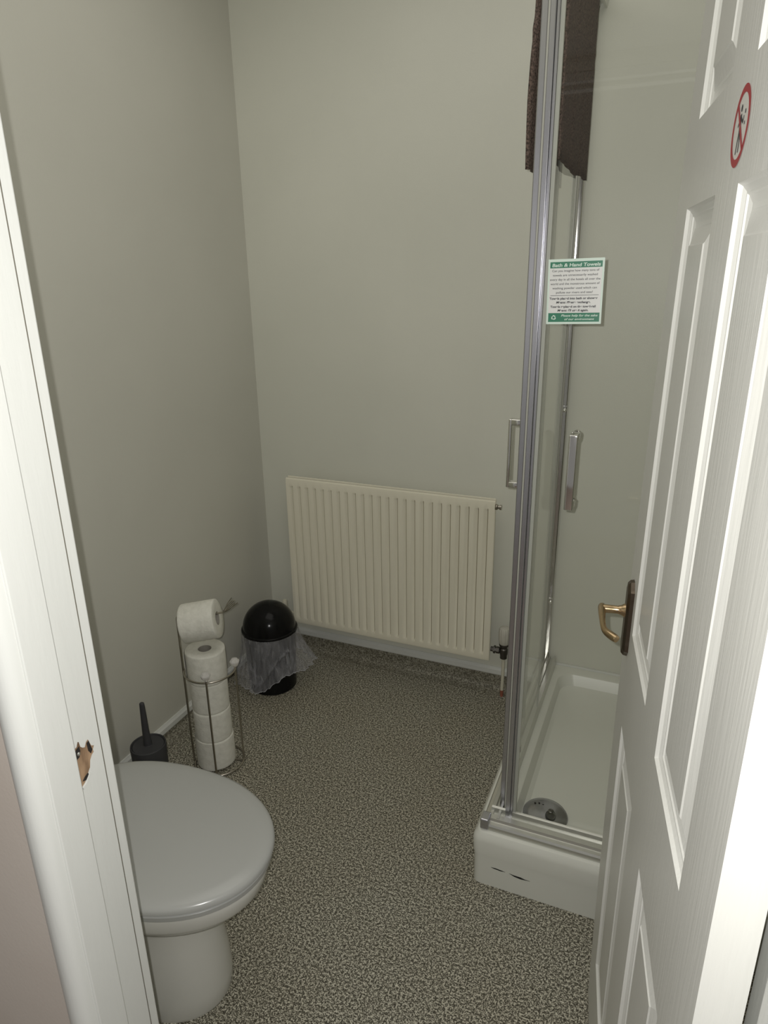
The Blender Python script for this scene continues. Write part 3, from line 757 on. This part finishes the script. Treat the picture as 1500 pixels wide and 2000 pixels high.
# open wire bud at the end of the arm
bm = bmesh.new()
side = Vector((-AD.y, AD.x, 0))
tilt = (AD*.75+Vector((0, 0, .75))).normalized(); up2 = side.cross(tilt)
for k in range(6):
    ph = 2*PI*k/6; pts = []
    for i in range(11):
        t = i/10; r_ = .001+.004*math.sin(PI*t)+(.013*t**1.6 if k % 2 else .005*t)
        pts.append(e_+tilt*(.052*t)+(side*math.cos(ph)+up2*math.sin(ph))*r_)
    tube(bm, pts, .0014, n=6)
obj('wire_bud', bm, steel_m, stand, smooth=True)
def knob(a_):
    x, y, _ = pp(a_, RR, 0)
    kb = obj('knob', lathe(bmesh.new(), [(.004, .358), (.007, .362), (.012, .368), (.0155, .376), (.0155, .380), (.010, .387), (.0005, .390)], (x, y, 0), n=8), crystal_m, stand)
    kb['label'] = 'clear faceted knob'
knob(AF); knob(AR)

def roll_mesh(r, ri, hgt, seed):
    bm = bmesh.new(); n = 64; prof = [(ri, 0), (r-.003, 0), (r-.0006, .002), (r, .006), (r, hgt*.33), (r, hgt*.66), (r, hgt-.006), (r-.0006, hgt-.002), (r-.003, hgt), (ri+.012, hgt-.0006), (ri, hgt-.001)]
    rings = []
    for i_, (q, z) in enumerate(prof):
        rr_ = []
        for i in range(n):
            t = 2*PI*i/n; w = 1+(.012*noise.noise(Vector((math.cos(t)*1.7+seed*3.1, math.sin(t)*1.7, seed))) if q > ri else 0)
            rr_.append(bm.verts.new((q*w*math.cos(t), q*w*math.sin(t), z)))
        rings.append(rr_)
    for A, D in zip(rings, rings[1:]+rings[:1]):
        for i in range(n): j = (i+1) % n; bm.faces.new((A[i], A[j], D[j], D[i]))
    return bm
def core_mesh(ri, hgt):
    bm = bmesh.new(); lathe(bm, [(ri, .0008), (ri, hgt-.0015), (ri-.0016, hgt-.0015), (ri-.0016, .0008), (ri, .0008)], n=40, close=False); return bm
def sheet(bm, r, a0, a1, z0, z1, n=14, lift=.004, thick=.0007):
    P = []; Q = []
    for i in range(n+1):
        t = a0+(a1-a0)*i/n; q = r+.0008+lift*(i/n)**2.5
        P.append([bm.verts.new((q*math.cos(t), q*math.sin(t), z)) for z in (z0, z1)])
        Q.append([bm.verts.new(((q+thick)*math.cos(t), (q+thick)*math.sin(t), z)) for z in (z0, z1)])
    for i in range(n):
        bm.faces.new((P[i][0], P[i+1][0], P[i+1][1], P[i][1])); bm.faces.new((Q[i][0], Q[i+1][0], Q[i+1][1], Q[i][1]))
        for e in (0, 1): bm.faces.new((P[i][e], P[i+1][e], Q[i+1][e], Q[i][e]))
    for i in (0, n): bm.faces.new((P[i][0], P[i][1], Q[i][1], Q[i][0]))
    return bm
LB = ['white toilet roll at the bottom of the stack in the wire holder', 'white toilet roll second from the bottom of the stack in the wire holder',
      'white toilet roll third from the bottom of the stack in the wire holder', 'white toilet roll on top of the stack in the wire holder, its core open']
RH = .1035
for i in range(4):
    ox, oy = [(-.007, -.003), (-.008, -.003), (-.009, -.002), (-.011, -.001)][i]
    r_ = [.0600, .0590, .0585, .0615][i]
    z0 = .0105+i*(RH+.0004)
    t_ = thing('toilet_roll', LB[i], 'toilet roll', (HX+ox, HY+oy, z0), 'stacked toilet rolls in the holder')
    t_['label'] = LB[i]
    o = obj('paper', roll_mesh(r_, .021, RH, i+1), paper_m, smooth=50); o.parent = t_
    c_ = obj('cardboard_core', core_mesh(.0208, RH), core_m, smooth=40); c_.parent = t_
    if i in (0, 3):
        s_ = obj('loose_sheet', sheet(bmesh.new(), r_, math.radians([-60, 0, 0, 200][i]), math.radians([-175, 0, 0, 238][i]), .001 if i else .001, RH-.001, lift=.005), paper_m, smooth=60); s_.parent = t_
t_ = thing('toilet_roll', 'white toilet roll hanging on the arm above the stack', 'toilet roll', (HX, HY, AZ), None)
rot = Matrix((side, Vector((0, 0, 1)), AD)).transposed().to_4x4()
sd_ = Vector((0,0,1)).cross(AT).normalized()
rot = Matrix((sd_, AT.cross(sd_), AT)).transposed().to_4x4()
offc = -AT*.066 + Vector((0, 0, -.0165))
t_.matrix_world = Matrix.Translation(Vector((HX, HY, AZ))+offc) @ rot
o = obj('paper', roll_mesh(.0605, .021, .108, 9), paper_m, smooth=50); o.parent = t_
c_ = obj('cardboard_core', core_mesh(.0208, .108), core_m, smooth=40); c_.parent = t_

# ------------------------------------------------------------------ bin
NX_, NY_ = -1.331, 1.982
bn = thing('waste_bin', 'black domed lid bin with a clear liner folded over its rim beside the radiator', 'bin', (NX_, NY_, 0))
bm = lathe(bmesh.new(), [(.088, 0), (.091, .003), (.093, .06), (.098, .20), (.100, .232), (.103, .234), (.103, .240), (.098, .2405)], (NX_, NY_, 0), n=64)
obj('bin_body', bm, black_m, bn, smooth=40)
prof = [(.1045, .238), (.106, .241), (.106, .249), (.103, .2515)]
for i in range(15):
    t = PI/2*i/14; prof.append((max(.0005, .1005*math.cos(t)), .252+.1005*math.sin(t)))
obj('dome_lid', lathe(bmesh.new(), prof, (NX_, NY_, 0), n=72), black_m, bn, smooth=40)
bm = bmesh.new(); n = 144; m_ = 26
hem = lambda t: .105+.042*math.sin(t-2.3)+.022*math.sin(2*t+.9)+.014*math.sin(3*t+2.2)+.008*math.sin(7*t)
def D_(t, c): return math.atan2(math.sin(t-c), math.cos(t-c))
def bump_(t, c, w): return math.exp(-(D_(t, math.radians(c))/math.radians(w))**2)
def hemz(t):
    return .085 - .055*bump_(t, -100, 45) - .045*bump_(t, -150, 22) + .020*bump_(t, -20, 28) + .012*bump_(t, -128, 12) + .010*bump_(t, 35, 20) + .006*math.sin(6*t)
def flare(t):
    return .020 + .040*bump_(t, 30, 34) + .016*bump_(t, -150, 25) + .010*bump_(t, 120, 50) - .006*bump_(t, -60, 30)
def liner_pt(t, s_):
    z = .243+(hemz(t)-.243)*s_
    rb = .1075 - .006*math.sin(PI*s_) + flare(t)*s_**1.2
    a_ = abs(D_(t, 0))
    fold = .0065*s_*noise.noise(Vector((math.cos(t)*6.5, math.sin(t)*6.5, s_*.8+3)))*2 + .0042*(.3+s_)*noise.noise(Vector((math.cos(t)*17, math.sin(t)*17, s_*2.5)))*2
    fold += .006*math.exp(-((s_-(.25+.55*((math.degrees(D_(t, math.radians(-55)))+55)/110)))/.045)**2)*(-55 < math.degrees(D_(t, math.radians(-55))) < 55)*0
    # a crease runs up to the right from the lowest point of the hem
    dd = math.degrees(D_(t, math.radians(-95)))
    if 0 <= dd <= 75:
        c = .97-.62*dd/75; fold += .007*math.exp(-((s_-c)/.035)**2)
    if -70 <= dd <= 10:
        c = .62+.22*(dd+70)/80; fold += .004*math.exp(-((s_-c)/.04)**2)
    q = max(rb+fold, .1045 if s_ < .12 else .101)
    return (NX_+q*math.cos(t), NY_+q*math.sin(t), max(.006, z))
rings = []; n = 220; m_ = 40
for k in range(m_+1): rings.append([bm.verts.new(liner_pt(2*PI*i/n, k/m_)) for i in range(n)])
for A, D in zip(rings, rings[1:]):
    for i in range(n): j = (i+1) % n; bm.faces.new((A[i], A[j], D[j], D[i]))
lin = obj('bin_liner', bm, film_m, bn, smooth=70); lin['label'] = 'thin clear plastic bag folded down outside'
hem_m = mat('liner_edge_film', (.42,.42,.45), .4)
obj('liner_hem', tube(bmesh.new(), [liner_pt(2*PI*i/n, 1.0) for i in range(n)], .0011, n=5, closed=True), hem_m, lin, smooth=True)
